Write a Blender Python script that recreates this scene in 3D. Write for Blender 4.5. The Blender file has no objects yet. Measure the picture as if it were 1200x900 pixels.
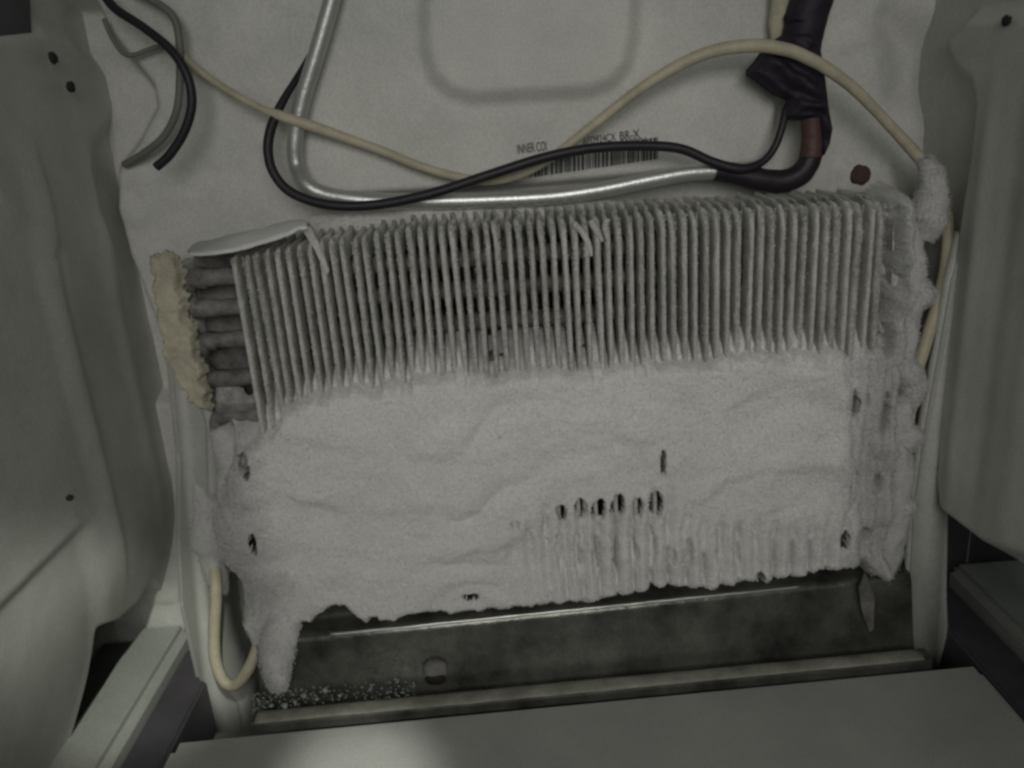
import bpy, math, random
import numpy as np
from math import radians, sin, cos, pi
from mathutils import Matrix, Vector

random.seed(7)
scene = bpy.context.scene
COL = scene.collection

# ------------------------------------------------------------------ camera
F = 942.0                                   # focal length in pixels of the 1200x900 photograph
PITCH, ROLL = radians(18.5), radians(4.2)
CAM = np.array([0.0, -0.52, 0.40])
_f = np.array([0.0, cos(PITCH), -sin(PITCH)])
_r0 = np.array([1.0, 0, 0]); _u0 = np.cross(_r0, _f)
_R = _r0 * cos(ROLL) - _u0 * sin(ROLL)
_U = _r0 * sin(ROLL) + _u0 * cos(ROLL)
cam_d = bpy.data.cameras.new('camera'); cam = bpy.data.objects.new('camera', cam_d); COL.objects.link(cam)
cam_d.sensor_width = 36; cam_d.lens = F / 1200 * 36; cam_d.clip_start = 0.01; cam_d.clip_end = 50
M = Matrix.Identity(4)
for k in range(3):
    M[k][0] = _R[k]; M[k][1] = _U[k]; M[k][2] = -_f[k]; M[k][3] = CAM[k]
cam.matrix_world = M
cam_d.dof.use_dof = True; cam_d.dof.focus_distance = 0.56; cam_d.dof.aperture_fstop = 5.0
scene.camera = cam

# ------------------------------------------------------------------ world and lamps
w = bpy.data.worlds.new('World'); scene.world = w; w.use_nodes = True
bg = w.node_tree.nodes['Background']
bg.inputs[0].default_value = (0.87, 1.0, 0.92, 1); bg.inputs[1].default_value = 0.054

def lamp(name, kind, loc, target, energy, color, **kw):
    d = bpy.data.lights.new(name, kind); o = bpy.data.objects.new(name, d); COL.objects.link(o)
    d.energy = energy; d.color = color
    for k, v in kw.items(): setattr(d, k, v)
    o.location = loc
    o.rotation_euler = (Vector(target) - Vector(loc)).to_track_quat('-Z', 'Y').to_euler()
    return o
# dim room light falling in through the open door behind the photographer
lamp('room_light', 'AREA', (0.03, -0.98, 0.62), (0.03, 0.0, 0.275), 0.64, (1.0, 0.972, 0.935), shape='RECTANGLE', size=0.50, size_y=0.40, spread=radians(78))
# a streak of brighter room light reaching the lower left corner past the photographer
lamp('door_gap_light', 'SPOT', (0.20, -1.0, 1.05), (-0.300, -0.005, 0.025), 38, (0.95, 1.0, 0.88), spot_size=radians(6.2), spot_blend=0.5, shadow_soft_size=0.02)
lamp('floor_gap_light', 'SPOT', (0.20, -1.0, 1.05), (-0.115, -0.115, 0.0), 62, (1.0, 1.0, 0.93), spot_size=radians(4.4), spot_blend=0.5, shadow_soft_size=0.02)

scene.view_settings.view_transform = 'Standard'; scene.view_settings.look = 'None'
scene.view_settings.exposure = 0.0; scene.view_settings.gamma = 1.0
scene.view_settings.use_curve_mapping = False
scene.render.engine = 'CYCLES'
scene.cycles.filter_width = 2.7

# ------------------------------------------------------------------ helpers: where a sight line meets a plane of the place
def ray(px, py): return _f + _R * (px - 600) / F - _U * (py - 450) / F
def onY(px, py, Y): d = ray(px, py); return CAM + d * (Y - CAM[1]) / d[1]
def onX(px, py, X): d = ray(px, py); return CAM + d * (X - CAM[0]) / d[0]
def onZ(px, py, Z): d = ray(px, py); return CAM + d * (Z - CAM[2]) / d[2]

def _hash(ix, iy, seed):
    n = (ix.astype(np.int64) * 374761393 + iy.astype(np.int64) * 668265263 + seed * 974634777) & 0x7fffffff
    n = ((n ^ (n >> 13)) * 1274126177) & 0x7fffffff
    return ((n ^ (n >> 16)) & 0xffff) / 65535.0
def vnoise(x, y, seed=0):
    x = np.asarray(x, float); y = np.asarray(y, float)
    ix = np.floor(x); iy = np.floor(y); fx = x - ix; fy = y - iy
    fx = fx * fx * fx * (fx * (fx * 6 - 15) + 10); fy = fy * fy * fy * (fy * (fy * 6 - 15) + 10)
    a = _hash(ix, iy, seed); b = _hash(ix + 1, iy, seed); c = _hash(ix, iy + 1, seed); d = _hash(ix + 1, iy + 1, seed)
    return (a + (b - a) * fx + (c - a) * fy + (a - b - c + d) * fx * fy) * 2 - 1
def fbm(x, y, oct=4, seed=0):
    s = 0; a = 1; t = 0
    for k in range(oct):
        s = s + a * vnoise(x * 2**k + 13.7 * k, y * 2**k - 7.1 * k, seed + k); t += a; a *= 0.5
    return s / t
def sstep(x, a, b):
    t = np.clip((x - a) / (b - a), 0, 1); return t * t * (3 - 2 * t)
def sdf(X, Z, poly):
    """signed distance, positive inside"""
    P = np.array(poly, float); n = len(P); best = np.full(X.shape, 1e9); ins = np.zeros(X.shape, bool)
    for i in range(n):
        a = P[i]; b = P[(i + 1) % n]; e = b - a
        wx = X - a[0]; wz = Z - a[1]
        t = np.clip((wx * e[0] + wz * e[1]) / max(e @ e, 1e-12), 0, 1)
        best = np.minimum(best, (wx - e[0] * t)**2 + (wz - e[1] * t)**2)
        c = (a[1] > Z) != (b[1] > Z)
        with np.errstate(divide='ignore', invalid='ignore'):
            xi = a[0] + (Z - a[1]) / (b[1] - a[1] if b[1] != a[1] else 1e-9) * e[0]
        ins ^= c & (X < xi)
    d = np.sqrt(best); return np.where(ins, d, -d)

def mesh_obj(name, verts, faces, mat, parent=None, smooth=True):
    me = bpy.data.meshes.new(name)
    me.from_pydata([tuple(map(float, v)) for v in verts], [], [tuple(map(int, q)) for q in faces])
    me.validate(); me.update()
    if smooth: me.polygons.foreach_set('use_smooth', [True] * len(me.polygons))
    me.materials.append(mat)
    o = bpy.data.objects.new(name, me); COL.objects.link(o)
    if parent: o.parent = parent
    return o
def tag(o, label=None, cat=None, group=None, kind=None):
    if label: o['label'] = label
    if cat: o['category'] = cat
    if group: o['group'] = group
    if kind: o['kind'] = kind
    return o
def empty(name, loc=(0, 0, 0)):
    o = bpy.data.objects.new(name, None); o.location = (0, 0, 0); COL.objects.link(o); o.empty_display_size = 0.02
    return o
def grid_faces(nu, nv, keep=None):
    i = np.arange(nu - 1)[:, None] * nv + np.arange(nv - 1)[None, :]
    q = np.stack([i, i + nv, i + nv + 1, i + 1], -1).reshape(-1, 4)
    if keep is not None:
        q = q[keep.reshape(-1)[q].all(1)]
    return q
def big_grid(name, V, nu, nv, mat, parent=None, keep=None, flip=False):
    q = grid_faces(nu, nv, keep)
    if flip: q = q[:, ::-1]
    used = np.unique(q); remap = np.full(len(V), -1); remap[used] = np.arange(len(used))
    V = V[used]; q = remap[q]
    me = bpy.data.meshes.new(name)
    me.vertices.add(len(V)); me.vertices.foreach_set('co', V.astype(np.float32).ravel())
    me.loops.add(q.size); me.loops.foreach_set('vertex_index', q.astype(np.int32).ravel())
    me.polygons.add(len(q)); me.polygons.foreach_set('loop_start', np.arange(0, q.size, 4, dtype=np.int32))
    me.polygons.foreach_set('use_smooth', np.ones(len(q), bool))
    me.update(calc_edges=True); me.validate()
    me.materials.append(mat)
    o = bpy.data.objects.new(name, me); COL.objects.link(o)
    if parent: o.parent = parent
    return o
def spline(pts, n):
    P = np.array(pts, float); out = []
    for i in range(len(P) - 1):
        p0 = P[max(i - 1, 0)]; p1 = P[i]; p2 = P[i + 1]; p3 = P[min(i + 2, len(P) - 1)]
        for k in range(n):
            t = k / n
            out.append(0.5 * ((2 * p1) + (-p0 + p2) * t + (2*p0 - 5*p1 + 4*p2 - p3) * t*t + (-p0 + 3*p1 - 3*p2 + p3) * t**3))
    out.append(P[-1]); return np.array(out)
def tube(name, pts, rad, mat, parent=None, n=8, seg=12, rough=0.0, seed=0, flat=None):
    """pts: list of 3-d points; rad: number or one per point"""
    rr = rad if hasattr(rad, '__len__') else [rad] * len(pts)
    S = spline(np.column_stack([np.array(pts, float), rr]), n); P = S[:, :3]; r = S[:, 3]
    T = np.gradient(P, axis=0); T /= np.linalg.norm(T, axis=1)[:, None] + 1e-12
    nrm = np.array([0.0, -1, 0.02]); V = []; L = 0
    for i in range(len(P)):
        nrm = nrm - T[i] * (nrm @ T[i]); nrm /= np.linalg.norm(nrm) + 1e-12
        b = np.cross(T[i], nrm)
        if i: L += np.linalg.norm(P[i] - P[i - 1])
        for k in range(seg):
            a = 2 * pi * k / seg
            q = r[i]
            if rough: q = q * (1 + rough * float(fbm(np.array(L * 90.0), np.array(sin(a) * 1.2 + cos(a) * 0.7 + 5), 3, seed)))
            V.append(P[i] + (nrm * cos(a) + b * sin(a) * (flat or 1)) * q)
    Fc = []
    m = len(P)
    for i in range(m - 1):
        for k in range(seg):
            Fc.append((i*seg + k, i*seg + (k+1) % seg, (i+1)*seg + (k+1) % seg, (i+1)*seg + k))
    Fc.append(tuple(range(seg))[::-1]); Fc.append(tuple((m-1)*seg + k for k in range(seg)))
    return mesh_obj(name, V, Fc, mat, parent)
def prism(name, pts, off, mat, parent=None, bevel=0.0, smooth=False):
    """closed outline of 3-d points pushed through by the vector off"""
    P = np.array(pts, float); n = len(P); V = list(P) + list(P + np.array(off))
    Fc = [tuple(range(n)), tuple(range(2*n - 1, n - 1, -1))] + [(i, i + n, (i+1) % n + n, (i+1) % n) for i in range(n)]
    o = mesh_obj(name, V, Fc, mat, parent, smooth)
    import bmesh
    bm = bmesh.new(); bm.from_mesh(o.data); bmesh.ops.recalc_face_normals(bm, faces=bm.faces)
    if bevel:
        bmesh.ops.bevel(bm, geom=list(bm.edges), offset=bevel, segments=3, affect='EDGES', clamp_overlap=True)
    bm.to_mesh(o.data); bm.free()
    return o
def ball(name, c, r, mat, parent=None, rough=0.25, seed=0, nu=18, nv=14):
    V = []; c = np.array(c, float); r = np.array(r if hasattr(r, '__len__') else (r, r, r), float)
    for i in range(nu):
        for j in range(nv + 1):
            a = 2*pi*i/nu; t = pi*j/nv
            d = np.array([sin(t)*cos(a), sin(t)*sin(a), cos(t)])
            q = 1 + rough * float(fbm(np.array(d[0]*1.7 + 9 + seed*3.1), np.array(d[2]*1.7 + d[1]*1.3 + seed), 3, seed))
            V.append(c + d * r * q)
    Fc = []
    for i in range(nu):
        for j in range(nv):
            a = i*(nv+1) + j; b = ((i+1) % nu)*(nv+1) + j
            Fc.append((a, a+1, b+1, b))
    return mesh_obj(name, V, Fc, mat, parent)

# ------------------------------------------------------------------ materials
def material(name, base, rough=0.5, metallic=0.0, mottle=0.08, mscale=9.0, tint=None, bump=0.1, bscale=300.0, fine=0.0, spec=0.5, bdist=0.001):
    m = bpy.data.materials.new(name); m.use_nodes = True; nt = m.node_tree; N = nt.nodes; L = nt.links
    p = N['Principled BSDF']; p.inputs['Roughness'].default_value = rough; p.inputs['Metallic'].default_value = metallic
    p.inputs['Specular IOR Level'].default_value = spec
    tc = N.new('ShaderNodeTexCoord')
    n1 = N.new('ShaderNodeTexNoise'); n1.inputs['Scale'].default_value = mscale; n1.inputs['Detail'].default_value = 6; n1.inputs['Roughness'].default_value = 0.62
    L.new(tc.outputs['Object'], n1.inputs['Vector'])
    rmp = N.new('ShaderNodeValToRGB'); L.new(n1.outputs['Fac'], rmp.inputs['Fac'])
    b = np.array(base); t = np.array(tint if tint else base)
    rmp.color_ramp.elements[0].position = 0.3; rmp.color_ramp.elements[1].position = 0.7
    rmp.color_ramp.elements[0].color = (*np.clip(t * (1 - mottle), 0, 1), 1)
    rmp.color_ramp.elements[1].color = (*np.clip(b * (1 + mottle), 0, 1), 1)
    col = rmp.outputs['Color']
    if fine:
        n3 = N.new('ShaderNodeTexNoise'); n3.inputs['Scale'].default_value = 620; n3.inputs['Detail'].default_value = 2
        L.new(tc.outputs['Object'], n3.inputs['Vector'])
        mr = N.new('ShaderNodeMapRange'); mr.inputs['From Min'].default_value = 0.3; mr.inputs['From Max'].default_value = 0.7
        mr.inputs['To Min'].default_value = 1 - fine; mr.inputs['To Max'].default_value = 1 + fine
        L.new(n3.outputs['Fac'], mr.inputs['Value'])
        mx = N.new('ShaderNodeVectorMath'); mx.operation = 'SCALE'; L.new(col, mx.inputs[0]); L.new(mr.outputs[0], mx.inputs['Scale'])
        col = mx.outputs[0]
    L.new(col, p.inputs['Base Color'])
    if bump:
        n2 = N.new('ShaderNodeTexNoise'); n2.inputs['Scale'].default_value = bscale; n2.inputs['Detail'].default_value = 4
        L.new(tc.outputs['Object'], n2.inputs['Vector'])
        bp = N.new('ShaderNodeBump'); bp.inputs['Strength'].default_value = bump; bp.inputs['Distance'].default_value = bdist
        L.new(n2.outputs['Fac'], bp.inputs['Height']); L.new(bp.outputs['Normal'], p.inputs['Normal'])
    return m
M_liner = material('white_liner_plastic', (0.56, 0.555, 0.52), 0.42, mottle=0.07, mscale=14, tint=(0.475, 0.49, 0.45), bump=0.1, bscale=260, fine=0.10)
M_back = material('frosted_liner_plastic', (0.66, 0.655, 0.615), 0.6, mottle=0.06, mscale=16, tint=(0.60, 0.605, 0.565), bump=0.2, bscale=330, fine=0.10)
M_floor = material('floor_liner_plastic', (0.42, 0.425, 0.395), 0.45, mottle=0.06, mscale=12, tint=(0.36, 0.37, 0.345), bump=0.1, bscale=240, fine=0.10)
M_frost = material('snowy_frost', (0.88, 0.875, 0.855), 0.95, mottle=0.025, mscale=30, bump=0.8, bscale=1100, fine=0.10, spec=0.12, bdist=0.0012)
nt_ = M_frost.node_tree; N_ = nt_.nodes; L_ = nt_.links; p_ = N_['Principled BSDF']
src_ = p_.inputs['Base Color'].links[0].from_socket
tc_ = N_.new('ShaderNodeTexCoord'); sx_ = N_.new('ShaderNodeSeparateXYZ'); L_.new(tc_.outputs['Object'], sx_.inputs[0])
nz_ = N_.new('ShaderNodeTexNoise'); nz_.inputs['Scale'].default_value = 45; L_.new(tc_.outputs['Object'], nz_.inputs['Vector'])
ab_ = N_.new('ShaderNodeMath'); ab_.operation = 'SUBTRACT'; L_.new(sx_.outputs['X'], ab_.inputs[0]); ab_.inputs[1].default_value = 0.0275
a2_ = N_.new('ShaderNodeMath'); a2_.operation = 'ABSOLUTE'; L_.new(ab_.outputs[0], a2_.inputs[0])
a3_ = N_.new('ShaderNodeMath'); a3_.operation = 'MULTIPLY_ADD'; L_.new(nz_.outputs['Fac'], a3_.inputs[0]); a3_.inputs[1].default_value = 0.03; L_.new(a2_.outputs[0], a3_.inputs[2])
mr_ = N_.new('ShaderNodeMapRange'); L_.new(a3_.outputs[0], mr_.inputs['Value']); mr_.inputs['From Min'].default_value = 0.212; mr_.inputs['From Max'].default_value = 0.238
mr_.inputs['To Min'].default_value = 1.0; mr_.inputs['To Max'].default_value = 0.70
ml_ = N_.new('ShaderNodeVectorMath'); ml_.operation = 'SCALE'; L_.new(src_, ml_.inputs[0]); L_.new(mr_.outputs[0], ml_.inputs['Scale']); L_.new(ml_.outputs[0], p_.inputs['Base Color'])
M_fin = material('frosted_fin_metal', (0.62, 0.615, 0.58), 0.85, metallic=0.0, mottle=0.12, mscale=40, tint=(0.53, 0.53, 0.49), bump=0.8, bscale=700, fine=0.2, spec=0.25)
M_finbody = material('gap_shaded_fin_metal', (0.15, 0.148, 0.138), 0.6, metallic=0.2, mottle=0.3, mscale=60, tint=(0.09, 0.09, 0.085), bump=0.3)
M_dirtyfin = material('grimy_end_metal', (0.22, 0.215, 0.20), 0.7, metallic=0.1, mottle=0.4, mscale=60, tint=(0.12, 0.115, 0.11), bump=0.6, bscale=400, fine=0.1)
M_alu = material('aluminium_tube', (0.66, 0.67, 0.65), 0.38, metallic=0.75, mottle=0.06, mscale=60, bump=0.2, bscale=500)
M_alu2 = material('dulled_aluminium_tube', (0.52, 0.53, 0.51), 0.42, metallic=0.6, mottle=0.12, mscale=60, bump=0.3, bscale=300)
M_tray = material('dull_aluminium_tray', (0.17, 0.17, 0.15), 0.24, metallic=0.5, mottle=0.35, mscale=26, tint=(0.07, 0.078, 0.066), bump=0.35, bscale=160, fine=0.15)
M_rim = material('bright_aluminium_rim', (0.62, 0.62, 0.58), 0.3, metallic=0.8, mottle=0.15, mscale=30, bump=0.15, bscale=200)
M_black = material('black_wire_sleeve', (0.018, 0.014, 0.020), 0.5, mottle=0.2, mscale=60, bump=0.2, bscale=300)
M_tape = material('black_foam_tape', (0.020, 0.014, 0.026), 0.65, mottle=0.3, mscale=60, bump=0.6, bscale=160, bdist=0.002)
M_copper = material('dull_copper', (0.10, 0.055, 0.048), 0.6, metallic=0.1, mottle=0.3, mscale=120, bump=0.3)
M_beige = material('cream_cable_sheath', (0.56, 0.50, 0.38), 0.55, mottle=0.1, mscale=50, tint=(0.47, 0.44, 0.32), bump=0.3, bscale=300, fine=0.06)
M_grey = material('grey_wire_sheath', (0.17, 0.175, 0.16), 0.55, mottle=0.1, mscale=60, bump=0.2)
M_foam = material('yellowed_foam', (0.56, 0.52, 0.40), 0.9, mottle=0.16, mscale=45, tint=(0.47, 0.44, 0.35), bump=0.8, bscale=140, fine=0.08, spec=0.2, bdist=0.002)
M_hole_shade = material('dark_hole_and_shade', (0.02, 0.018, 0.018), 0.8, bump=0)
M_rust = material('rusty_screw_hole', (0.075, 0.042, 0.034), 0.8, mottle=0.3, mscale=200, bump=0.3)
M_ink = material('printed_ink', (0.05, 0.05, 0.055), 0.6, bump=0, mottle=0.3, mscale=300)
M_glint = material('glint_pale', (0.60, 0.59, 0.55), 0.45, bump=0.05, mottle=0.03)
M_crust = material('grimy_tube_crust', (0.36, 0.355, 0.335), 0.8, mottle=0.35, mscale=55, tint=(0.22, 0.215, 0.21), bump=0.8, bscale=300, fine=0.15)
M_ice = material('clear_ice_chip', (0.34, 0.37, 0.34), 0.2, mottle=0.15, mscale=150, bump=0.3)
M_darkfill = material('dark_fill', (0.075, 0.068, 0.078), 0.6, mottle=0.2, mscale=30, bump=0.2)  # dark tone, in the rail channels it stands in for shade
M_lip = material('dusty_tray_lip', (0.34, 0.33, 0.28), 0.6, mottle=0.25, mscale=40, tint=(0.24, 0.235, 0.2), bump=0.3, fine=0.1)
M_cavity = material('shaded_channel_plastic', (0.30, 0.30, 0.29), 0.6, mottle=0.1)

# ------------------------------------------------------------------ the setting: freezer liner
def PX(poly, Y): return [tuple(onY(a, b, Y)[[0, 2]]) for a, b in poly]
YB = 0.085
xs = np.linspace(-0.36, 0.40, 380); zs = np.linspace(-0.06, 0.62, 340)
X, Z = np.meshgrid(xs, zs, indexing='ij')
panel = PX([(410, -90), (392, 0), (358, 100), (343, 165), (346, 200), (362, 220), (395, 231), (640, 217), (890, 194), (908, 180), (913, 120), (915, -90)], YB - 0.012)
recess = PX([(508, -90), (500, 20), (501, 60), (510, 88), (530, 106), (556, 113), (690, 105), (716, 95), (732, 75), (739, 45), (745, -90)], YB - 0.012)
h = 0.012 * sstep(sdf(X, Z, panel), -0.004, 0.004)
dr = sdf(X, Z, recess)
h = h + 0.0085 * sstep(dr, -0.008, 0.005)
# hollow left of the panel and behind the right screw pad
left_hollow = PX([(110, 0), (128, 40), (160, 78), (178, 100), (183, 125), (162, 165), (136, 200), (136, 245), (150, 300), (175, 360), (215, 470), (120, 470), (60, 0)], YB)
h = h - 0.022 * sstep(sdf(X, Z, left_hollow), -0.004, 0.007)
rdep = PX([(1040, 20), (1120, 40), (1165, 120), (1130, 150), (1050, 110)], YB)
h = h - 0.014 * sstep(sdf(X, Z, rdep), -0.015, 0.015)
rpad = PX([(980, 190), (1045, 190), (1060, 235), (980, 240)], YB)
h = h + 0.004 * sstep(sdf(X, Z, rpad), -0.004, 0.006)
lumps = sstep(fbm(X * 22, Z * 22, 3, 3), 0.0, 0.5) * (1 - sstep(sdf(X, Z, panel), -0.03, 0.0))
h = h + 0.0018 * lumps + 0.0006 * fbm(X * 60, Z * 60, 3, 8) * (1 - sstep(sdf(X, Z, panel), -0.01, 0.0))
V = np.stack([X, YB - h, Z], -1).reshape(-1, 3)
wall_back = tag(big_grid('wall_back', V, len(xs), len(zs), M_back), kind='structure')

# left side wall: relief pushed along +X over a (Y, Z) sheet
XL = -0.283
ys = np.linspace(-0.46, 0.12, 300); zs2 = np.linspace(-0.06, 0.62, 340)
Y, Z = np.meshgrid(ys, zs2, indexing='ij')
def PXX(poly, Xp): return [tuple(onX(a, b, Xp)[[1, 2]]) for a, b in poly]
pad = PXX([(-60, 40), (40, 30), (75, 45), (110, 75), (129, 105), (131, 130), (118, 155), (102, 178), (101, 205), (110, 245), (150, 330), (160, 420), (100, 420), (60, 300), (-20, 250)], XL)
dp = sdf(Y, Z, pad)
rel = 0.007 * sstep(dp, -0.008, 0.010) * sstep(Z, 0.28, 0.38)
# soft vertical beads on the post
def vline(y0, wdt): return np.exp(-((Y - y0) / wdt)**2)
mid = sstep(Z, 0.06, 0.2) * (1 - sstep(Z, 0.36, 0.42))
rel += (0.003 * sstep(Y, -0.035, -0.012) - 0.003 * sstep(Y, -0.012, -0.002) + 0.0022 * vline(0.060, 0.010)) * mid
# below a ledge the wall runs outwards to the rail channel
ledge_z = 0.13
rel -= 0.004 * sstep(0.172 - Z, 0.0, 0.010) * (1 - sstep(Y, -0.06, -0.03))
rel -= 0.088 * sstep(ledge_z - Z, -0.010, 0.26)
# hollow below the rounded end of the post
post_end = PXX([(80, 900), (80, 790), (105, 757), (128, 737), (160, 728), (188, 706), (200, 680), (245, 700), (260, 900)], XL)
rel -= 0.075 * sstep(sdf(Y, Z, post_end), -0.003, 0.006) * sstep(Y, -0.05, -0.03)
rel += 0.0002 * fbm(Y * 40, Z * 40, 3, 5)
V = np.stack([XL + rel, Y, Z], -1).reshape(-1, 3)
wall_left = tag(big_grid('wall_left', V, len(ys), len(zs2), M_liner, flip=True), kind='structure')
prism('dark_plate', [(XL + 0.001, y_, z_) for y_, z_ in PXX([(-60, -60), (26, -60), (30, 50), (24, 62), (-60, 68)], XL)], (0.004, 0, 0), M_darkfill, wall_left, 0.002)  # dark plate laid on the wall at upper left

# right side wall
XR = 0.312
pad_r = PXX([(1260, 10), (1150, 15), (1125, 40), (1122, 60), (1135, 85), (1152, 100), (1156, 122), (1150, 180), (1130, 300), (1118, 420), (1108, 560), (1116, 620), (1135, 622), (1165, 640), (1260, 672)], XR)
dp = sdf(Y, Z, pad_r)
rel = 0.010 * sstep(dp, -0.005, 0.008)
mid = sstep(Z, 0.08, 0.16) * (1 - sstep(Z, 0.36, 0.42))
rel += (0.0025 * vline(-0.012, 0.009) - 0.002 * vline(-0.04, 0.01) + 0.0015 * vline(-0.075, 0.012)) * mid
rel -= 0.07 * (1 - sstep(Z, 0.085, 0.112)) * (1 - sstep(Y, 0.08, 0.10))
rel += 0.0002 * fbm(Y * 40, Z * 40, 3, 15)
V = np.stack([XR - rel, Y, Z], -1).reshape(-1, 3)
slot = (Z < 0.098) & (Y > -0.02) & (Y < 0.08)
wall_right = tag(big_grid('wall_right', V, len(ys), len(zs2), M_liner, keep=~slot), kind='structure')

# floor: a sunk base with the floor panel and the rail ribs standing on it
def slab(name, x0, x1, y0, y1, z0, z1, mat, parent=None, bevel=0.003):
    return prism(name, [(x0, y0, z0), (x1, y0, z0), (x1, y1, z0), (x0, y1, z0)], (0, 0, z1 - z0), mat, parent, bevel)
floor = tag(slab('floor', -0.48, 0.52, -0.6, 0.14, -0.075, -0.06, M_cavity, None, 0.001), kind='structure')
prism('floor_panel', [(-0.258, -0.58, -0.058), (0.325, -0.58, -0.058), (0.325, -0.034, -0.058), (-0.258, -0.053, -0.058)], (0, 0, 0.058), M_floor, floor, 0.008)
slab('rail_rib', -0.339, -0.292, -0.58, 0.083, -0.058, 0.004, M_floor, floor, 0.007)
slab('rail_rib', 0.362, 0.440, -0.58, 0.080, -0.058, 0.010, M_floor, floor, 0.007)
slab('channel_shade', -0.2905, -0.2595, -0.58, 0.060, -0.058, -0.008, M_darkfill, floor, 0.002)  # dark strips and back plate put shade into the channels by colour
slab('channel_shade', -0.372, -0.3405, -0.58, 0.080, -0.058, -0.010, M_darkfill, floor, 0.002)
slab('channel_shade', 0.3265, 0.3605, -0.58, 0.078, -0.058, -0.006, M_darkfill, floor, 0.002)
slab('channel_shade', 0.300, 0.43, 0.0815, 0.084, -0.058, 0.135, M_darkfill, floor, 0.001)

# corner posts standing in front of the back corners
lp = [onY(a, b, 0.016) for a, b in [(176, 318), (180, 345), (192, 430), (203, 540), (203, 640), (207, 712), (230, 812), (258, 895), (292, 880), (284, 826), (268, 806), (256, 762), (250, 700), (250, 600), (248, 500), (228, 420), (212, 318)]]
prism('corner_post', lp, (0, 0.06, 0.0), M_liner, wall_left, 0.005, True)
rp = [onY(a, b, 0.006) for a, b in [(1140, 270), (1130, 330), (1118, 500), (1112, 600), (1110, 700), (1112, 742), (1100, 790), (1068, 794), (1060, 772), (1062, 690), (1066, 600), (1080, 500), (1098, 400), (1110, 330), (1128, 270)]]
prism('corner_post', rp, (0.01, 0.03, 0), M_liner, wall_right, 0.004, True)
# screw holes
for (a, b, r) in ((62, 68, 6.0), (83, 102, 5.5), (82, 583, 3.5)):
    c = onX(a, b, XL + 0.0135)
    ball('screw_hole', c, (0.0022, r * 0.0006, r * 0.0006), M_hole_shade, wall_left, 0.3, int(a))
c = onX(1179, 24, XR - 0.0115); ball('screw_hole', c, (0.002, 0.004, 0.003), M_hole_shade, wall_right, 0.3, 3)
c = onY(1008, 205, YB - 0.005); ball('screw_hole', c, (0.0078, 0.003, 0.0072), M_rust, wall_back, 0.2, 4)

# ------------------------------------------------------------------ drip tray
tray = tag(empty('drip_tray'), 'dull grey aluminium drip tray below the frosted coil', 'drip tray')
prof = [(-0.0455, -0.004), (-0.0445, 0.003), (-0.042, 0.0045), (-0.034, 0.0045), (-0.031, 0.003), (-0.0295, -0.006), (-0.027, -0.0115), (-0.022, -0.010), (-0.017, 0.004), (-0.012, 0.022), (-0.0075, 0.040), (-0.005, 0.0455), (-0.002, 0.0475), (0.004, 0.0478), (0.014, 0.048), (0.020, 0.051), (0.050, 0.053)]
P = spline([(a, b, 0) for a, b in prof], 4)
xt = np.linspace(-0.203, 0.290, 130)
def skew(x, y, z): return (x, y + 0.03 * (x - 0.017), z + 0.012 * (x - 0.015) * min(1, max(0, z / 0.04)))
Vt = []
for x in xt:
    for y, z, _ in P:
        a = skew(x, y, z); Vt.append((a[0], a[1], a[2] + 0.0006 * float(fbm(np.array(x * 25), np.array(y * 60), 3, 21))))
big_grid('pan', np.array(Vt), len(xt), len(P), M_tray, tray)
tube('rim', [skew(x, -0.0050, 0.0462) for x in np.linspace(-0.148, 0.205, 14)], 0.0013, M_rim, tray, 6, 10, 0.25, 4)
lp = [skew(x, -0.0385, 0.0040) for x in np.linspace(-0.200, 0.284, 12)]
tube('lip', lp, [0.0062] * 12, M_lip, tray, 6, 16, 0.05, 2, flat=0.28)
c = onY(510, 786, -0.018)
b = ball('drain_boss', c, (0.0100, 0.006, 0.0100), M_dirtyfin, tray, 0.12, 2)
ball('boss_shade', c + np.array([0, -0.0040, -0.0042]), (0.0080, 0.003, 0.0050), M_hole_shade, b, 0.05, 2)  # dark blob painting the shadow on the lower side of the boss
br = [onY(a, b, -0.01) for a, b in [(1006, 690), (1014, 672), (1025, 700), (1024, 738), (1019, 742), (1010, 718)]]
prism('tray_clip', br, (0.002, 0.006, 0), M_dirtyfin, tray, 0.0008)

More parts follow.
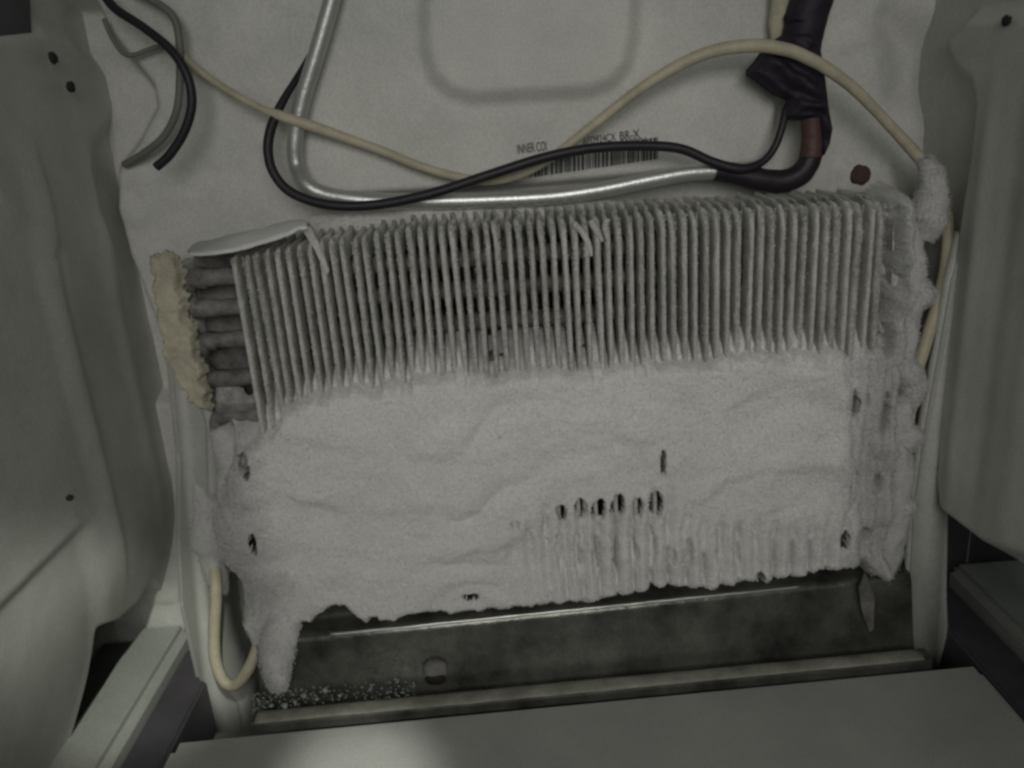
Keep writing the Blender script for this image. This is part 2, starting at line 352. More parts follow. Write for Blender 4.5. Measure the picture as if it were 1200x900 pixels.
# ------------------------------------------------------------------ evaporator coil
coil = tag(empty('evaporator_coil'), 'wide upright finned evaporator coil with frosted metal fins', 'evaporator coil')
NF, X0, DX = 60, -0.1735, 0.00713
tp = [(280, 300), (350, 290), (385, 283), (410, 281), (480, 268), (540, 263), (650, 259), (740, 253), (800, 248), (900, 243), (1000, 238), (1047, 236)]
tpw = np.array([onY(a, b, 0)[[0, 2]] for a, b in tp])
fin_x = []
for i in range(NF):
    x0 = X0 + i * DX + random.uniform(-0.0004, 0.0004)
    fin_x.append(x0)
    zt = float(np.interp(x0, tpw[:, 0], tpw[:, 1])) + random.uniform(-0.0012, 0.0012)
    nz = 70; zz = np.concatenate([np.linspace(0.068, zt - 0.006, nz - 5), zt - 0.006 + 0.006 * np.array([0.3, 0.6, 0.82, 0.94, 1.0])])
    wd = random.uniform(0.0033, 0.0041) * 0.5
    lowgrp = x0 < -0.117
    ysd = np.array([0.055, 0.046, 0.038, 0.030, 0.022, 0.014, 0.007])
    prf = [(-1, y) for y in ysd] + [(-0.92, 0.0024), (-0.62, 0.0007), (0, 0.0), (0.62, 0.0007), (0.92, 0.0024)] + [(1, y) for y in ysd[::-1]]
    lean = random.uniform(-0.0008, 0.0008); wv = random.uniform(0.0008, 0.0018); ph = random.uniform(-0.5, 0.5); yo = random.uniform(-0.0012, 0.0012)
    V = []
    for k, z in enumerate(zz):
        t = (z - 0.068) / (zt - 0.068); top = max(0.0, (z - (zt - 0.014)) / 0.014)
        cap = (1, 1, 1, 1)[0]
        roundoff = max(0.0, (z - (zt - 0.006)) / 0.006)
        shrink = math.sqrt(max(0.0, 1 - roundoff**2)) * 0.42 + 0.58
        for q, (sx, y) in enumerate(prf):
            n = float(fbm(np.array(z * 230 + i * 7.3), np.array(q * 0.7 + i), 2, 31))
            wx = wd * (1 + 0.34 * n)
            xx = x0 + sx * wx * shrink + lean * sin(t * 4 + ph) + wv * top * sin(y * 150 + ph + 3.4)
            yy = y + yo + 0.0011 * n + roundoff**2 * 0.006 * (y < 0.02) + top * 0.002
            z2 = z - (0.004 * (y / 0.055) if not lowgrp else 0.0) * top * 0 + (0.0035 * top * (y / 0.055))
            V.append((xx, yy, z2))
    n = len(prf); Fc = [(k*n + q, k*n + q + 1, (k+1)*n + q + 1, (k+1)*n + q) for k in range(nz - 1) for q in range(n - 1)]
    for q in range(n // 2): 
        a = (nz - 1) * n
        Fc.append((a + q, a + q + 1, a + n - 2 - q, a + n - 1 - q)) if q < n // 2 - 0 and q + 1 < n - 2 - q else None
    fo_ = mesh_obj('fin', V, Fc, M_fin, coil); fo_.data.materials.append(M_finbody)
    for pl in fo_.data.polygons:                       # rime sits on the front edge, the dull plate behind is darkened as gap shade
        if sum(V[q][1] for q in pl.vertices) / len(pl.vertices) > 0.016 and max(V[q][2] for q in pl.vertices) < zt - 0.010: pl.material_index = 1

# tube runs and return bends
row_px = [325, 362, 400, 445, 490, 540, 590, 640]
rows = [float(onY(252, b, 0.022)[2]) for b in row_px]
for k, z in enumerate(rows[:6]):
    yb = 0.024
    tube('coil_tube', [(-0.212, yb, z), (-0.1, yb, z), (0.1, yb, z), (0.262, yb, z)], 0.0062, M_dirtyfin, coil, 8, 12, 0.25, 40 + k)
for k in (0, 2, 4):
    z0, z1 = rows[k], rows[k + 1]; zc = (z0 + z1) / 2
    tube('return_bend', [(-0.202, 0.024, z0), (-0.212, 0.026, z0 - 0.001), (-0.218, 0.028, zc), (-0.212, 0.026, z1 + 0.001), (-0.202, 0.024, z1)], 0.0066, M_dirtyfin, coil, 6, 12, 0.3, 50 + k)
for k in (1, 3):
    z0, z1 = rows[k] - 0.004, rows[k + 1] - 0.004; zc = (z0 + z1) / 2
    tube('return_bend', [(0.255, 0.02, z0), (0.272, 0.02, z0 - 0.001), (0.281, 0.02, zc), (0.272, 0.02, z1 + 0.001), (0.255, 0.02, z1)], 0.0068, M_fin, coil, 6, 12, 0.35, 60 + k)
# end plates
ep = [onY(a, b, 0.045) for a, b in [(226, 300), (276, 292), (300, 480), (300, 640), (250, 640), (236, 480)]]
prism('end_plate', ep, (0, 0.004, 0), M_dirtyfin, coil, 0.0008)
ep = [onY(a, b, 0.004) for a, b in [(1048, 236), (1054, 232), (1060, 240), (1052, 420), (1046, 660), (1036, 660), (1044, 420)]]
prism('end_plate', ep, (0, 0.05, 0), M_fin, coil, 0.001)
# frosted mounting strip behind the fin tops
ts = []
xx = np.linspace(-0.135, 0.268, 150); yy = np.linspace(0, 1, 14)
zref = [float(onY(a, b, 0.056)[2]) for a, b in ((330, 262), (390, 247), (560, 240), (700, 236), (850, 232), (1050, 224))]
xref = [float(onY(a, b, 0.056)[0]) for a, b in ((330, 262), (390, 247), (560, 240), (700, 236), (850, 232), (1050, 224))]
for x in xx:
    zt = np.interp(x, xref, zref)
    for t in yy:
        n = float(fbm(np.array(x * 120), np.array(t * 3), 3, 71))
        ang = t * pi * 0.9
        ts.append((x, 0.062 - 0.012 * sin(ang) + 0.001 * n, zt - 0.010 + 0.010 * cos(ang) + 0.0012 * n))
big_grid('top_strip', np.array(ts), len(xx), len(yy), M_fin, coil, flip=True)
# bent flap at the left end of the top edge
fl_out = [(222, 297), (232, 287), (258, 281), (300, 271), (330, 264), (352, 260), (362, 266)]
fl_in = [(222, 300), (245, 299), (275, 296), (300, 289), (330, 279), (350, 271), (360, 268)]
A = spline([onY(a, b, 0.045) for a, b in fl_out], 6); B = spline([onY(a, b, -0.006) for a, b in fl_in], 6)
Vf = []
for i in range(len(A)):
    for t in np.linspace(0, 1, 10):
        p = A[i] * (1 - t) + B[i] * t
        p = p + np.array([0, 0, 0.0022 * sin(t * pi) + 0.0008 * float(fbm(np.array(i * 0.3), np.array(t * 4), 2, 81))])
        Vf.append(p)
fl = big_grid('bent_flap', np.array(Vf), len(A), 10, M_frost, coil)
sm = fl.modifiers.new('thickness', 'SOLIDIFY'); sm.thickness = 0.0016
st = [onY(a, b, 0.0) for a, b in [(352, 266), (363, 265), (374, 286), (386, 318), (382, 322), (368, 292)]]
prism('flap_tab', st, (0, 0.002, 0), M_fin, coil, 0.0006)
# crumpled fins at the top, right of the middle
for (pts, r) in (([(672, 262), (682, 272), (690, 288), (693, 300)], 0.0022), ([(692, 258), (699, 270), (706, 283)], 0.0024), ([(712, 256), (709, 268), (712, 282)], 0.0020)):
    tube('bent_fin_tip', [onY(a, b, 0.0005) for a, b in pts], [r, r, r * 0.9, r * 0.5], M_fin, coil, 6, 10, 0.3, int(r * 1e5)) if len(pts) == 4 else tube('bent_fin_tip', [onY(a, b, 0.0005) for a, b in pts], [r, r, r * 0.5], M_fin, coil, 6, 10, 0.3, int(r * 1e5))

# ------------------------------------------------------------------ frost
mass = PX([(312, 500), (330, 470), (400, 452), (500, 438), (600, 431), (700, 426), (800, 420), (850, 413), (920, 409), (1000, 409), (1030, 400), (1046, 330), (1044, 232), (1062, 226), (1072, 230), (1076, 262), (1070, 300), (1068, 352), (1064, 405), (1058, 440), (1056, 500), (1054, 552), (1050, 612), (1044, 640), (1038, 676), (1020, 674), (1008, 660), (990, 668), (900, 680), (850, 686), (760, 692), (700, 704), (640, 711), (560, 713), (470, 718), (430, 724), (404, 708), (372, 722), (345, 738), (336, 756), (296, 756), (283, 735), (270, 700), (238, 668), (226, 612), (236, 570), (262, 500), (285, 505)], 0.0)
res = 0.00072
xs = np.arange(-0.262, 0.302, res); zs = np.arange(0.020, 0.350, res)
X, Z = np.meshgrid(xs, zs, indexing='ij')
fx = np.array(fin_x)
gap_id = np.clip(np.round((X - X0) / DX - 0.5), -1, NF)
phase = (X - X0) / DX                       # integer on a fin, half way in a gap
on_fin = 0.5 + 0.5 * np.cos(2 * pi * phase)
in_bank = (X > X0 - 0.003) & (X < X0 + DX * (NF - 0.5))
gj = vnoise(gap_id * 1.37, gap_id * 0.31, 90)
sd = sdf(X, Z, mass)
upper = sstep(Z, 0.20, 0.235)
sd = sd + 0.0030 * fbm(X * 110, Z * 110, 3, 91) + np.where(in_bank, 0.004 * gj * upper, 0)
sd = sd + (1 - upper) * 0.0035 * fbm(X * 75, Z * 12, 3, 92) * (Z < 0.1)
T = 0.0075 + 0.0040 * fbm(X * 13 + 3, Z * 15, 2, 93) + 0.0085 * np.sqrt(fbm(X * 14 + 1.2, Z * 24 + 0.5 * vnoise(X * 20, Z * 20, 88), 2, 89)**2 + 0.03) + 0.0011 * fbm(X * 52, Z * 60, 2, 94) + 0.00045 * fbm(X * 260, Z * 260, 3, 95)
# sagging shelves of frost seen as soft steps
def shelf(px_line, amp, wdt):
    w_ = np.array([onY(a, b, 0)[[0, 2]] for a, b in px_line]); zl = np.interp(X, w_[:, 0], w_[:, 1])
    xin = sstep(X, w_[0, 0] - 0.01, w_[0, 0] + 0.02) * (1 - sstep(X, w_[-1, 0] - 0.02, w_[-1, 0] + 0.01))
    d = Z - zl + 0.003 * fbm(X * 60, Z * 60, 2, 97)
    return amp * xin * np.exp(-np.clip(d, 0, None) / wdt) * sstep(d, -0.008, 0.006)
T = T + shelf([(830, 480), (880, 455), (930, 438), (985, 425)], 0.0036, 0.012)
T = T + shelf([(800, 590), (850, 555), (900, 540), (950, 535), (1000, 545)], 0.0036, 0.014)
T = T + shelf([(320, 560), (420, 590), (520, 585), (600, 600)], 0.0030, 0.016)
T = T + shelf([(350, 640), (450, 668), (560, 630), (640, 620)], 0.0030, 0.014)
T = T + shelf([(330, 500), (420, 520), (560, 530), (720, 510), (800, 500)], 0.0022, 0.018)
# ribs showing through lower right and at the far right
ribz = PX([(600, 620), (640, 590), (780, 570), (830, 600), (900, 605), (1000, 590), (1000, 665), (900, 682), (760, 694), (640, 700), (600, 640)], 0)
m = sstep(sdf(X, Z, ribz) + 0.006 * fbm(X * 50, Z * 50, 3, 98), -0.008, 0.016)
rz2 = PX([(985, 400), (1050, 390), (1060, 660), (1000, 670), (990, 560)], 0)
m2 = sstep(sdf(X, Z, rz2) + 0.005 * fbm(X * 60, Z * 40, 3, 99), -0.004, 0.010)
hx = float(onY(700, 592, 0)[0]); rph = -np.cos(2 * pi * (X - hx) / 0.0128 + 0.9 * fbm(X * 8, Z * 30, 2, 100))
rib = 0.0056 + 0.0026 * rph + 0.0030 * fbm(X * 30, Z * 45, 3, 101) - 0.0085 * np.clip(-rph, 0, 1)**4 * sstep(fbm(X * 25, Z * 40, 3, 102), -0.25, 0.35)
T = T * (1 - 0.85 * m) + rib * 0.85 * m
rib2 = 0.0015 + 0.0016 * np.cos(2 * pi * phase * 0.62 + 0.9 * fbm(X * 20, Z * 30, 2, 104)) + 0.006 * np.abs(fbm(X * 40, Z * 45, 2, 105))
T = T * (1 - m2) + rib2 * m2
# top rim sits slightly prouder, edges roll away
roll_w = 0.011 + 0.034 * (1 - sstep(X, -0.215, -0.150)) * (1 - sstep(Z, 0.19, 0.23)) * sstep(Z, 0.05, 0.09)
hm = -0.040 + (0.040 + T) * np.sqrt(1 - (1 - sstep(sd, -0.0035, roll_w))**2)
# grimy frost bulging round the tube ends at the left of the fins
lt = PX([(222, 302), (272, 296), (282, 350), (296, 470), (300, 560), (250, 560), (238, 470), (226, 380)], 0.0)
sl = sdf(X, Z, lt) + 0.002 * fbm(X * 120, Z * 120, 3, 107)
row_c = np.zeros_like(Z)
for zr in [float(onY(252, b, 0.0)[2]) for b in (318, 357, 398, 438, 480)]: row_c += np.exp(-((Z - zr) / 0.0075)**2)
hl = -0.024 + 0.010 * np.clip(row_c, 0, 1) + 0.004 * fbm(X * 70, Z * 70, 3, 108)
hl = -0.040 + (0.040 + hl) * np.sqrt(1 - (1 - sstep(sl, -0.003, 0.006))**2)
hl_keep = (hl > -0.038)
# soft clumps on the right-hand tube bends
for (a, b, r, amp) in ((1064, 345, 16, .010), (1058, 300, 12, .006), (1084, 215, 16, .008), (1062, 440, 13, .007), (1064, 520, 14, .010), (1056, 600, 14, .008), (1034, 660, 12, .009), (1030, 520, 12, .005)):
    c = onY(a, b, 0); hm = hm + amp * np.exp(-(((X - c[0])**2 + (Z - c[2])**2) / (r * 0.00058)**2)) * sstep(sd, -0.002, 0.004)
# dark slots melted through
def hole(a, b, rx, rz, dpt, s=0):
    c = onY(a, b, 0); d = ((X - c[0]) / rx)**2 + ((Z - c[2]) / rz)**2 + 0.95 * fbm(X * 240, Z * 130, 3, 110 + s)
    return dpt * (1 - sstep(d, 0.35, 1.5))
HS = [(258, 337, 15, 7, .03), (262, 378, 15, 8, .03), (252, 424, 10, 8, .03), (270, 350, 4, 16, .03), (282, 395, 4, 18, .025), (640, 632, 3, 4, .004), (654, 590, 4.5, 6, .012), (679, 591, 7.5, 13, .034), (700, 592, 7.5, 15, .036), (722, 589, 8, 17, .036), (746, 591, 7.5, 14, .034), (768, 587, 7.5, 17, .036), 
      (603, 604, 5, 6, .010), (774, 536, 3.2, 18, .022),  (1000, 474, 3.5, 20, .03), (997, 570, 5, 22, .016), (1026, 565, 6, 16, .012), (1035, 485, 5, 25, .012), (1013, 470, 4, 10, .006), (985, 628, 6, 10, .022), (1014, 625, 9, 9, .018), (553, 690, 9, 5, .035),
      (288, 540, 9, 11, .03), (293, 548, 4, 8, .02), (302, 628, 4, 14, .022), (322, 470, 5, 24, .012), (440, 716, 8, 7, .03), (495, 712, 8, 7, .02), (1040, 400, 5, 20, .016), (1052, 330, 6, 10, .014), (1046, 280, 6, 36, .012), (889, 672, 4, 9, .02), (766, 690, 5, 8, .03), (1080, 388, 5, 12, .02), (657, 594, 5, 12, .024), (764, 640, 4, 22, .010), (806, 645, 4, 20, .009), (835, 650, 4, 18, .008), (862, 645, 4, 18, .007), (720, 648, 4, 22, .009), (742, 642, 5, 16, .010), (786, 650, 5, 12, .007), (655, 640, 5, 24, .006), (697, 645, 5, 30, .009), (676, 645, 5, 30, .006)]
mm = 0.00058
bank_sd_top = Z - 0.12
cut = np.zeros(X.shape, bool)
for s, (a, b, rx, rz, dpt) in enumerate(HS):
    k = hole(a, b, rx * mm, rz * mm, 1.0, s); hm = hm - dpt * k
    if dpt >= 0.02: cut |= k > 0.48
# thin frost filling deep between the fins, thicker in patches just above the bank
band = PX([(385, 400), (420, 365), (560, 370), (760, 365), (1000, 340), (1010, 420), (800, 425), (400, 455)], 0)
bandm = sstep(sdf(X, Z, band), -0.006, 0.014)
fill = -0.005 + 1.25 * np.minimum(sd + 0.006 * fbm(X * 18, Z * 18, 2, 121), 0) + 0.0025 * fbm(X * 60, Z * 60, 3, 120) + 0.003 * gj
cut |= (fill < -0.034) & (hm < -0.030) & (bank_sd_top > 0)
bank_sd = np.minimum(np.minimum(X - (X0 + 0.002), X0 + DX * (NF - 1) - X), np.interp(X, tpw[:, 0], tpw[:, 1]) - 0.008 - Z)
hm = np.where((bank_sd > 0) & (Z > 0.08), np.maximum(hm, fill), hm)
keep = ~cut & ((hm > -0.0385) | ((bank_sd > 0) & (Z > 0.08)))
hm = np.clip(hm, -0.046, None)
V = np.stack([X, -hm, Z], -1).reshape(-1, 3)
gk = hl_keep & ~cut & (hl > hm)
big_grid('tube_end_crust', np.stack([X, -hl, Z], -1).reshape(-1, 3), len(xs), len(zs), M_crust, coil, keep=gk)
frost = tag(big_grid('frost', V, len(xs), len(zs), M_frost, keep=keep), 'thick white snowy frost caked over the lower half of the fins', 'frost', kind='stuff')
# loose rime crystals standing on the frost and on the fin edges
rng = np.random.default_rng(5)
def flakes(name, C, size, mat, parent):
    n = len(C); a = rng.normal(size=(n, 3)); a /= np.linalg.norm(a, axis=1)[:, None]
    b = np.cross(a, rng.normal(size=(n, 3))); b /= np.linalg.norm(b, axis=1)[:, None]
    r = size * rng.uniform(0.5, 1.3, (n, 1))
    V = np.stack([C + a * r, C - a * r * 0.5 + b * r * 0.7, C - a * r * 0.5 - b * r * 0.7], 1).reshape(-1, 3)
    me = bpy.data.meshes.new(name); me.vertices.add(len(V)); me.vertices.foreach_set('co', V.astype(np.float32).ravel())
    me.loops.add(3 * n); me.loops.foreach_set('vertex_index', np.arange(3 * n, dtype=np.int32))
    me.polygons.add(n); me.polygons.foreach_set('loop_start', np.arange(0, 3 * n, 3, dtype=np.int32))
    me.update(calc_edges=True); me.materials.append(mat)
    o = bpy.data.objects.new(name, me); COL.objects.link(o); o.parent = parent; o['kind'] = 'stuff'
    return o
idx = np.flatnonzero((keep & (hm > -0.012)).ravel()); pick = rng.choice(idx, 300000)
Cf = np.stack([X.ravel()[pick] + rng.uniform(-res, res, len(pick)), -hm.ravel()[pick] + rng.uniform(-0.0006, 0.0004, len(pick)), Z.ravel()[pick] + rng.uniform(-res, res, len(pick))], 1)
flakes('rime_crystals', Cf, 0.00060, M_frost, frost)
fi = rng.integers(0, NF, 110000); zf = rng.uniform(0.18, 1.0, len(fi)); fxs = fx[fi]; ztp = np.interp(fxs, tpw[:, 0], tpw[:, 1])
zf = 0.20 + (ztp - 0.001 - 0.20) * rng.uniform(0, 1, len(fi)); th = rng.uniform(-1, 1, len(fi))
Cn = np.stack([fxs + th * 0.0018, 0.0006 + 0.006 * np.abs(th)**3 * rng.uniform(0, 1.5, len(fi)) + rng.uniform(-0.0008, 0.0008, len(fi)), zf], 1)
flakes('rime_crystals', Cn, 0.00060, M_fin, coil)
# frost drip hanging to the tray
icp = [(334, 706), (330, 735), (325, 762), (324, 784), (326, 800), (326, 809)]
tube('frost_drip', [onY(a, b, (0.008, -0.003, -0.016, -0.027, -0.033, -0.036)[k]) for k, (a, b) in enumerate(icp)], [0.008, 0.0140, 0.0130, 0.0100, 0.0075, 0.004], M_frost, frost, 10, 28, 0.06, 130)
dv = np.array([v.co[:] for v in bpy.data.objects['frost_drip'].data.vertices]); dv = dv[rng.integers(0, len(dv), 9000)] + rng.normal(scale=0.0009, size=(9000, 3))
flakes('rime_crystals', dv, 0.00075, M_frost, frost)
def clump(pts, rad, Yd, seed, rough=0.30):
    o = tube('frost_clump', [onY(a, b, Yd) for a, b in pts], rad, M_frost, frost, 10, 26, rough, seed)
    v = np.array([q.co[:] for q in o.data.vertices]); n = len(v) * 6
    flakes('rime_crystals', v[rng.integers(0, len(v), n)] + rng.normal(scale=0.0007, size=(n, 3)), 0.0006, M_frost, frost)
clump([(1084, 186), (1090, 205), (1092, 230), (1088, 256), (1078, 280)], [0.004, 0.008, 0.011, 0.012, 0.007], 0.034, 201)
clump([(1052, 330), (1066, 338), (1080, 345), (1092, 348)], [0.008, 0.011, 0.010, 0.005], 0.012, 202)
clump([(1062, 262), (1066, 300), (1064, 345), (1062, 390), (1058, 430)], [0.006, 0.009, 0.010, 0.008, 0.007], 0.012, 203)
clump([(1050, 425), (1062, 436), (1070, 448), (1066, 466), (1052, 474)], [0.006, 0.009, 0.009, 0.009, 0.006], 0.008, 204)
clump([(1044, 506), (1060, 512), (1074, 518)], [0.008, 0.011, 0.007], 0.006, 205)
clump([(1056, 470), (1054, 510), (1052, 560), (1048, 610), (1040, 650), (1036, 680)], [0.007, 0.009, 0.010, 0.010, 0.009, 0.004], 0.006, 206)
clump([(1046, 588), (1058, 592), (1066, 600)], [0.008, 0.010, 0.006], 0.006, 207)
clump([(228, 556), (240, 590), (244, 630), (252, 668), (262, 694)], [0.003, 0.009, 0.012, 0.009, 0.003], 0.021, 208, 0.3)
clump([(258, 500), (268, 520), (276, 545), (270, 580)], [0.008, 0.012, 0.013, 0.010], 0.016, 209, 0.2)
# loose chips in the tray
chips = [(356, 812, 5), (372, 816, 4), (381, 806, 5), (334, 824, 6), (346, 820, 4), (322, 834, 5), (398, 812, 3.5), (318, 824, 4)]
names = ['largest clear ice chip beside the frost drip', None]
chipname = ['ice chip just right of the drip tip in the tray', 'small ice chip between two larger ones in the tray', 'ice chip farthest back in the tray corner', 'broad ice chip below the drip tip', 'tiny ice chip touching the broad one under the drip', 'ice chip nearest the tray lip at left', 'rightmost ice chip scattered on the dark tray', 'ice chip left of the drip tip by the pan edge']
for k, (a, b, r) in enumerate(chips):
    c = onY(a, b + 3, -0.036)
    o = ball('ice_chip', c, (r * 0.0004, r * 0.0004, r * 0.00035), M_ice, None, 0.6, 140 + k, 10, 8)
    tag(o, chipname[k], 'ice chip', 'ice chips in the drip tray')

rc = random.Random(12); Vc = []; Fc = []
for k in range(380):
    a = 296 + 190 * rc.random()**1.6; b = 838 - (a - 300) * 0.10 - 26 * rc.random()**1.4
    c = onY(a, b, -0.034 + 0.004 * rc.random()); r = rc.uniform(0.0005, 0.0013); i = len(Vc)
    for dx, dy, dz in ((1, 0, 0), (-1, .2, 0), (.1, 1, 0), (0, -1, .1), (0, 0, 1), (0, .1, -1)):
        Vc.append(c + r * np.array([dx, dy, dz]) * rc.uniform(0.6, 1.2))
    Fc += [(i, i+2, i+4), (i+2, i+1, i+4), (i+1, i+3, i+4), (i+3, i, i+4), (i+2, i, i+5), (i+1, i+2, i+5), (i+3, i+1, i+5), (i, i+3, i+5)]
tag(mesh_obj('ice_crumbs', Vc, Fc, M_ice, None, False), 'scatter of tiny wet ice crumbs at the left end of the drip tray', 'ice crumbs', kind='stuff')

# ------------------------------------------------------------------ foam strip on the left
fo = PX([(172, 302), (186, 296), (204, 302), (212, 318), (209, 338), (216, 352), (215, 372), (224, 384), (226, 408), (236, 430), (240, 452), (247, 478), (244, 490), (228, 482), (210, 462), (200, 446), (188, 420), (180, 380), (174, 340)], 0.010)
fo = np.array(fo); gx = np.arange(fo[:, 0].min() - .006, fo[:, 0].max() + .006, 0.0008); gz = np.arange(fo[:, 1].min() - .006, fo[:, 1].max() + .006, 0.0008)
GX, GZ = np.meshgrid(gx, gz, indexing='ij'); gs = sdf(GX, GZ, fo) + 0.0035 * fbm(GX * 150, GZ * 150, 3, 170)
gh = 0.010 * sstep(gs, -0.001, 0.004) + 0.0022 * fbm(GX * 60, GZ * 60, 4, 171) + 0.0006 * fbm(GX * 300, GZ * 300, 2, 172)
Vt = np.stack([GX, 0.020 - gh, GZ], -1).reshape(-1, 3)
tag(big_grid('foam_strip', Vt, len(gx), len(gz), M_foam, keep=gs > -0.0008), 'yellowed foam strip between the left wall and the coil', 'foam strip')
fm = bpy.data.objects['foam_strip'].modifiers.new('thickness', 'SOLIDIFY'); fm.thickness = 0.006; fm.offset = -1

# ------------------------------------------------------------------ refrigerant pipe
pipe = tag(empty('refrigerant_pipe'), 'silver aluminium refrigerant pipe with black taped joint above the coil', 'pipe')
YP = 0.052
alu = [(397, -40), (389, 0), (372, 60), (354, 120), (346, 165), (348, 195), (360, 217), (385, 229), (430, 235), (500, 236), (560, 235), (640, 231), (700, 223), (760, 211), (805, 203), (850, 200)]
A3 = [onY(a, b, YP + (0.008 if k < 6 else 0.0)) for k, (a, b) in enumerate(alu)]
tube('frosted_tube', A3[:9], [0.0056] * 9, M_alu2, pipe, 8, 16, 0.0, 6)
tube('aluminium_tube', A3[7:], [0.0054, 0.0057] + [0.0057] * 7, M_alu, pipe, 8, 16, 0.0, 7)
slv = [(838, 200), (860, 203), (890, 210), (915, 213), (935, 206), (947, 192), (953, 172)]
tube('black_sleeve', [onY(a, b, YP - 0.001) for a, b in slv], [0.0070, 0.0072, 0.0078, 0.0080, 0.0082, 0.0076, 0.0068], M_black, pipe, 8, 16, 0.08, 8)
tube('copper_joint', [onY(a, b, YP - 0.002) for a, b in [(950, 184), (952, 165), (951, 145), (949, 120)]], [0.0078, 0.0074, 0.0070, 0.0070], M_copper, pipe, 8, 14, 0.05, 9)
# black tape bundle: a lumpy wrapped body with two lobes and the pipe stub leaving upwards
sil = PX([(933, 36), (921, 28), (919, 18), (926, 14), (940, 20), (952, 30), (958, 46), (962, 70), (966, 95), (970, 130), (974, 150), (971, 168), (964, 183), (958, 178), (957, 160), (954, 141), (930, 141), (917, 139), (918, 128), (922, 118), (908, 112), (894, 102), (884, 94), (874, 88), (875, 82), (884, 72), (892, 60), (903, 50), (918, 40)], YP - 0.002)
sil = np.array(sil); gx = np.arange(sil[:, 0].min() - .002, sil[:, 0].max() + .002, 0.0007); gz = np.arange(sil[:, 1].min() - .002, sil[:, 1].max() + .002, 0.0007)
GX, GZ = np.meshgrid(gx, gz, indexing='ij'); gs = sdf(GX, GZ, sil)
infl = 0.015 * np.sqrt(1 - (1 - np.clip(gs / 0.017, 0, 1))**2) + sstep(gs, 0, 0.006) * (0.0016 * np.sin((GX * 0.5 + GZ) * 520 + 2 * fbm(GX * 60, GZ * 60, 2, 160)) + 0.003 * fbm(GX * 55, GZ * 55, 3, 161))
Vt = np.concatenate([np.stack([GX, YP - 0.002 - infl, GZ], -1).reshape(-1, 3)])
big_grid('tape_wrap', Vt, len(gx), len(gz), M_tape, pipe, keep=gs > -0.0004)
Vt = np.stack([GX, YP - 0.002 + 0.8 * infl + 0.0005, GZ], -1).reshape(-1, 3)
big_grid('tape_wrap', Vt, len(gx), len(gz), M_tape, pipe, keep=gs > -0.0004, flip=True)
tube('pipe_stub', [onY(a, b, YP) for a, b in [(938, 60), (943, 30), (951, 0), (959, -30)]], [0.012, 0.0135, 0.0135, 0.0135], M_tape, pipe, 8, 16, 0.10, 12)
tube('foam_sleeve', [onY(a, b, YP + 0.010) for a, b in [(918, -30), (913, 5), (910, 30), (908, 50)]], [0.0065, 0.0065, 0.006, 0.003], M_foam, pipe, 6, 12, 0.2, 14)

# ------------------------------------------------------------------ wires
def wire(name, pts, r, mat, label, Y=0.04, seg=10, rough=0.03, seed=0, cat='wire'):
    P3 = [onY(p[0], p[1], p[2] if len(p) > 2 else Y) for p in pts]
    return tag(tube(name, P3, r, mat, None, 8, seg, rough, seed), label, cat)
wire('black_wire', [(366, 60, .080), (356, 78, .076), (344, 98, .069), (332, 118, .062), (319, 146, .055), (314, 175, .05), (321, 203, .046), (342, 226, .043), (385, 240, .04), (440, 240, .039), (505, 227, .038), (570, 206, .038), (640, 184, .040), (700, 173, .042), (760, 171, .044), (800, 175, .044), (835, 190, .043), (868, 198, .042), (893, 190, .044), (908, 172, .046), (916, 150, .047), (921, 128, .05)],
     [0.0020, 0.0022, 0.0024, 0.0028] + [0.0034] * 14 + [0.0027] * 4, M_black, 'long black wire looping over the silver pipe and across the printed label', seed=2)
wire('cream_cable', [(205, 55, .07), (228, 78, .068), (262, 103, .064), (305, 127, .060), (330, 136, .055), (360, 146, .055), (400, 160, .058), (440, 174, .060), (490, 194, .060), (530, 206, .058), (570, 212, .056), (610, 204, .055), (650, 182, .050), (700, 143, .046), (758, 99, .042), (818, 66, .038), (872, 54, .034), (920, 58, .032), (965, 78, .034), (1005, 108, .038), (1045, 150, .044), (1078, 186, .046), (1098, 215, .040), (1110, 255, .034), (1110, 300, .026), (1100, 350, .020), (1085, 400, .014), (1072, 445, .010), (1066, 490, .010), (1062, 530, .016), (1066, 580, .02), (1068, 640, .02), (1066, 700, .02)],
     [0.0026] * 4 + [0.0036, 0.0038, 0.0034] + [0.0032] * 5 + [0.0030, 0.0032, 0.0036, 0.0040, 0.0042, 0.0042, 0.0040, 0.0036, 0.0036, 0.0042] + [0.0042] * 6 + [0.0036] * 5,
     M_beige, 'cream cable arching over the black tape and down the right of the coil', seg=12, rough=0.08, seed=3, cat='cable')
wire('cut_black_wire', [(118, -12, .06), (135, 10, .055), (168, 32, .05), (200, 58, .045), (219, 88, .042), (225, 120, .042), (217, 152, .042), (200, 180, .042), (183, 196, .042)], 0.0030, M_black, 'short black wire curling down at upper left with a free end', seed=4)
wire('grey_wire', [(150, -14, .07), (178, 0, .068), (202, 18, .066), (210, 45, .066), (211, 90, .066), (207, 130, .066), (192, 160, .068), (168, 180, .072), (146, 193, .078)], 0.0026, M_grey, 'thin grey wire behind the curled black one at upper left', seed=5)
wire('thin_grey_wire', [(122, 22, .075), (132, 45, .075), (150, 65, .075), (185, 55, .075), (205, 60, .072)], 0.0016, M_grey, 'thinnest grey wire crossing the upper left hollow', seed=6)
wire('cream_hose', [(249, 640, .03), (252, 672, .012), (253, 700, .004), (251, 745, -.002), (253, 775, -.008), (262, 797, -.012), (274, 803, -.014), (286, 792, -.014), (296, 774, -.010), (304, 752, -.002)], 0.0044, M_beige, 'cream drain hose bent into a hook beside the frost drip', seed=7, cat='hose', seg=14)
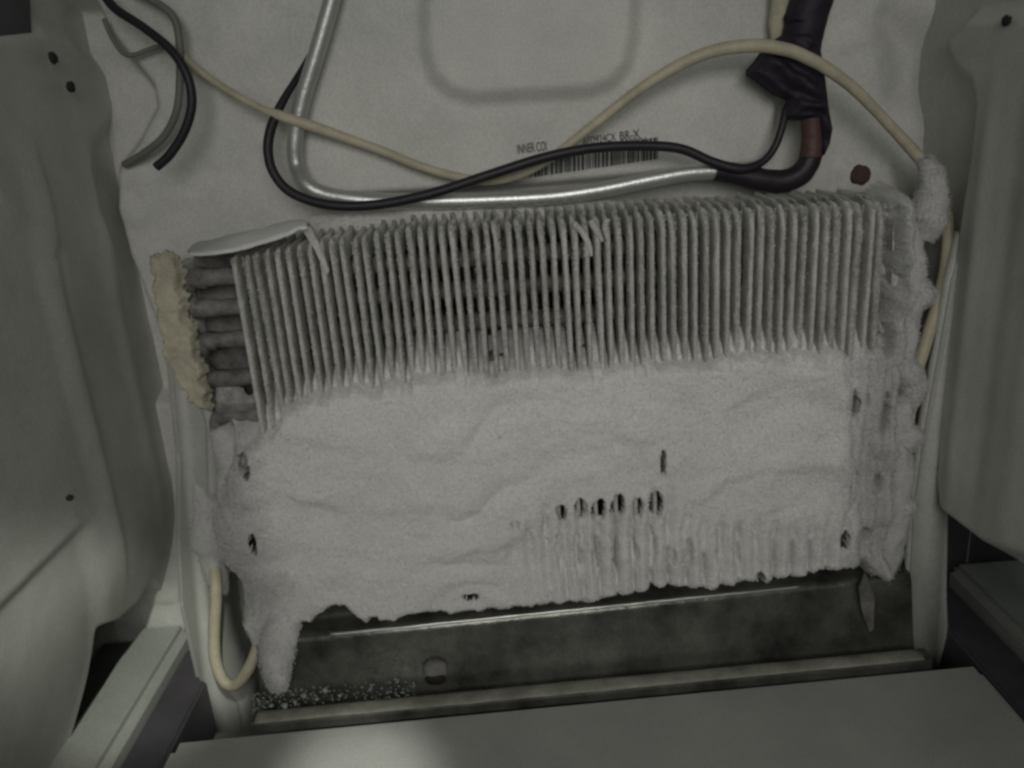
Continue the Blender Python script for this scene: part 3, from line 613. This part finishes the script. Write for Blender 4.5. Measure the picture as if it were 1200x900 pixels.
ball('hose_glint', onY(279, 799, -0.019), (0.0015, 0.001, 0.001), M_glint, bpy.data.objects['cream_hose'], 0.1, 3, 8, 6)  # pale bead modelled as a highlight on the hose

# ------------------------------------------------------------------ printed label
YL = YB - 0.0132
label = tag(empty('barcode_label'), 'printed barcode label on the white back panel behind the black wire', 'label')
lc = [onY(a, b, YL) for a, b in [(600, 160), (776, 148), (782, 190), (612, 212)]]
def bl(u, v):       # bilinear position on the label, lifted off the sheet
    return (lc[0] * (1-u) + lc[1] * u) * (1-v) + (lc[3] * (1-u) + lc[2] * u) * v
def onlabel(px, py): return onY(px, py, YL - 0.0006)
V = []; Fc = []; px = 620.0
rb = random.Random(3)
while px < 772:
    wb = rb.choice([1.0, 1.0, 1.6, 2.4, 3.2]); t = (px - 620) / 152; t2 = (px + wb - 620) / 152
    yt, yb_ = 186 - 26 * t, 208 - 22 * t
    i = len(V); V += [onlabel(px, yt), onlabel(px + wb, yt), onlabel(px + wb, yb_), onlabel(px, yb_)]; Fc.append((i, i+3, i+2, i+1))
    px += wb + rb.choice([0.9, 1.0, 1.4, 2.2])
mesh_obj('barcode', V, Fc, M_ink, label, False)
def text(s, px, py, px2, py2, hpx):
    a = onlabel(px, py); b = onlabel(px2, py2)
    cu = bpy.data.curves.new('lettering', 'FONT'); cu.body = s; cu.size = 1.0
    o = bpy.data.objects.new('lettering_curve', cu); COL.objects.link(o)
    bpy.context.view_layer.update()
    me = bpy.data.meshes.new_from_object(o.evaluated_get(bpy.context.evaluated_depsgraph_get()))
    bpy.data.objects.remove(o)
    co = np.array([v.co[:] for v in me.vertices]); x0, x1 = co[:, 0].min(), co[:, 0].max(); y1 = co[:, 1].max()
    e = (b - a); up = np.array([-e[2], 0, e[0]]) / np.linalg.norm(e) * (hpx * 0.00063)
    for v in me.vertices:
        p = a + e * (v.co.x - x0) / (x1 - x0) + up * v.co.y / y1
        v.co = p
    me.materials.clear(); me.materials.append(M_ink)
    o = bpy.data.objects.new('lettering', me); COL.objects.link(o); o.parent = label
text('INNER COI', 607, 180, 641, 176, 10)
text('AFD924CX', 683, 170, 722, 164, 8)
text('BR-X', 727, 164, 750, 161, 9)
text('000901', 727, 171, 757, 167, 6)
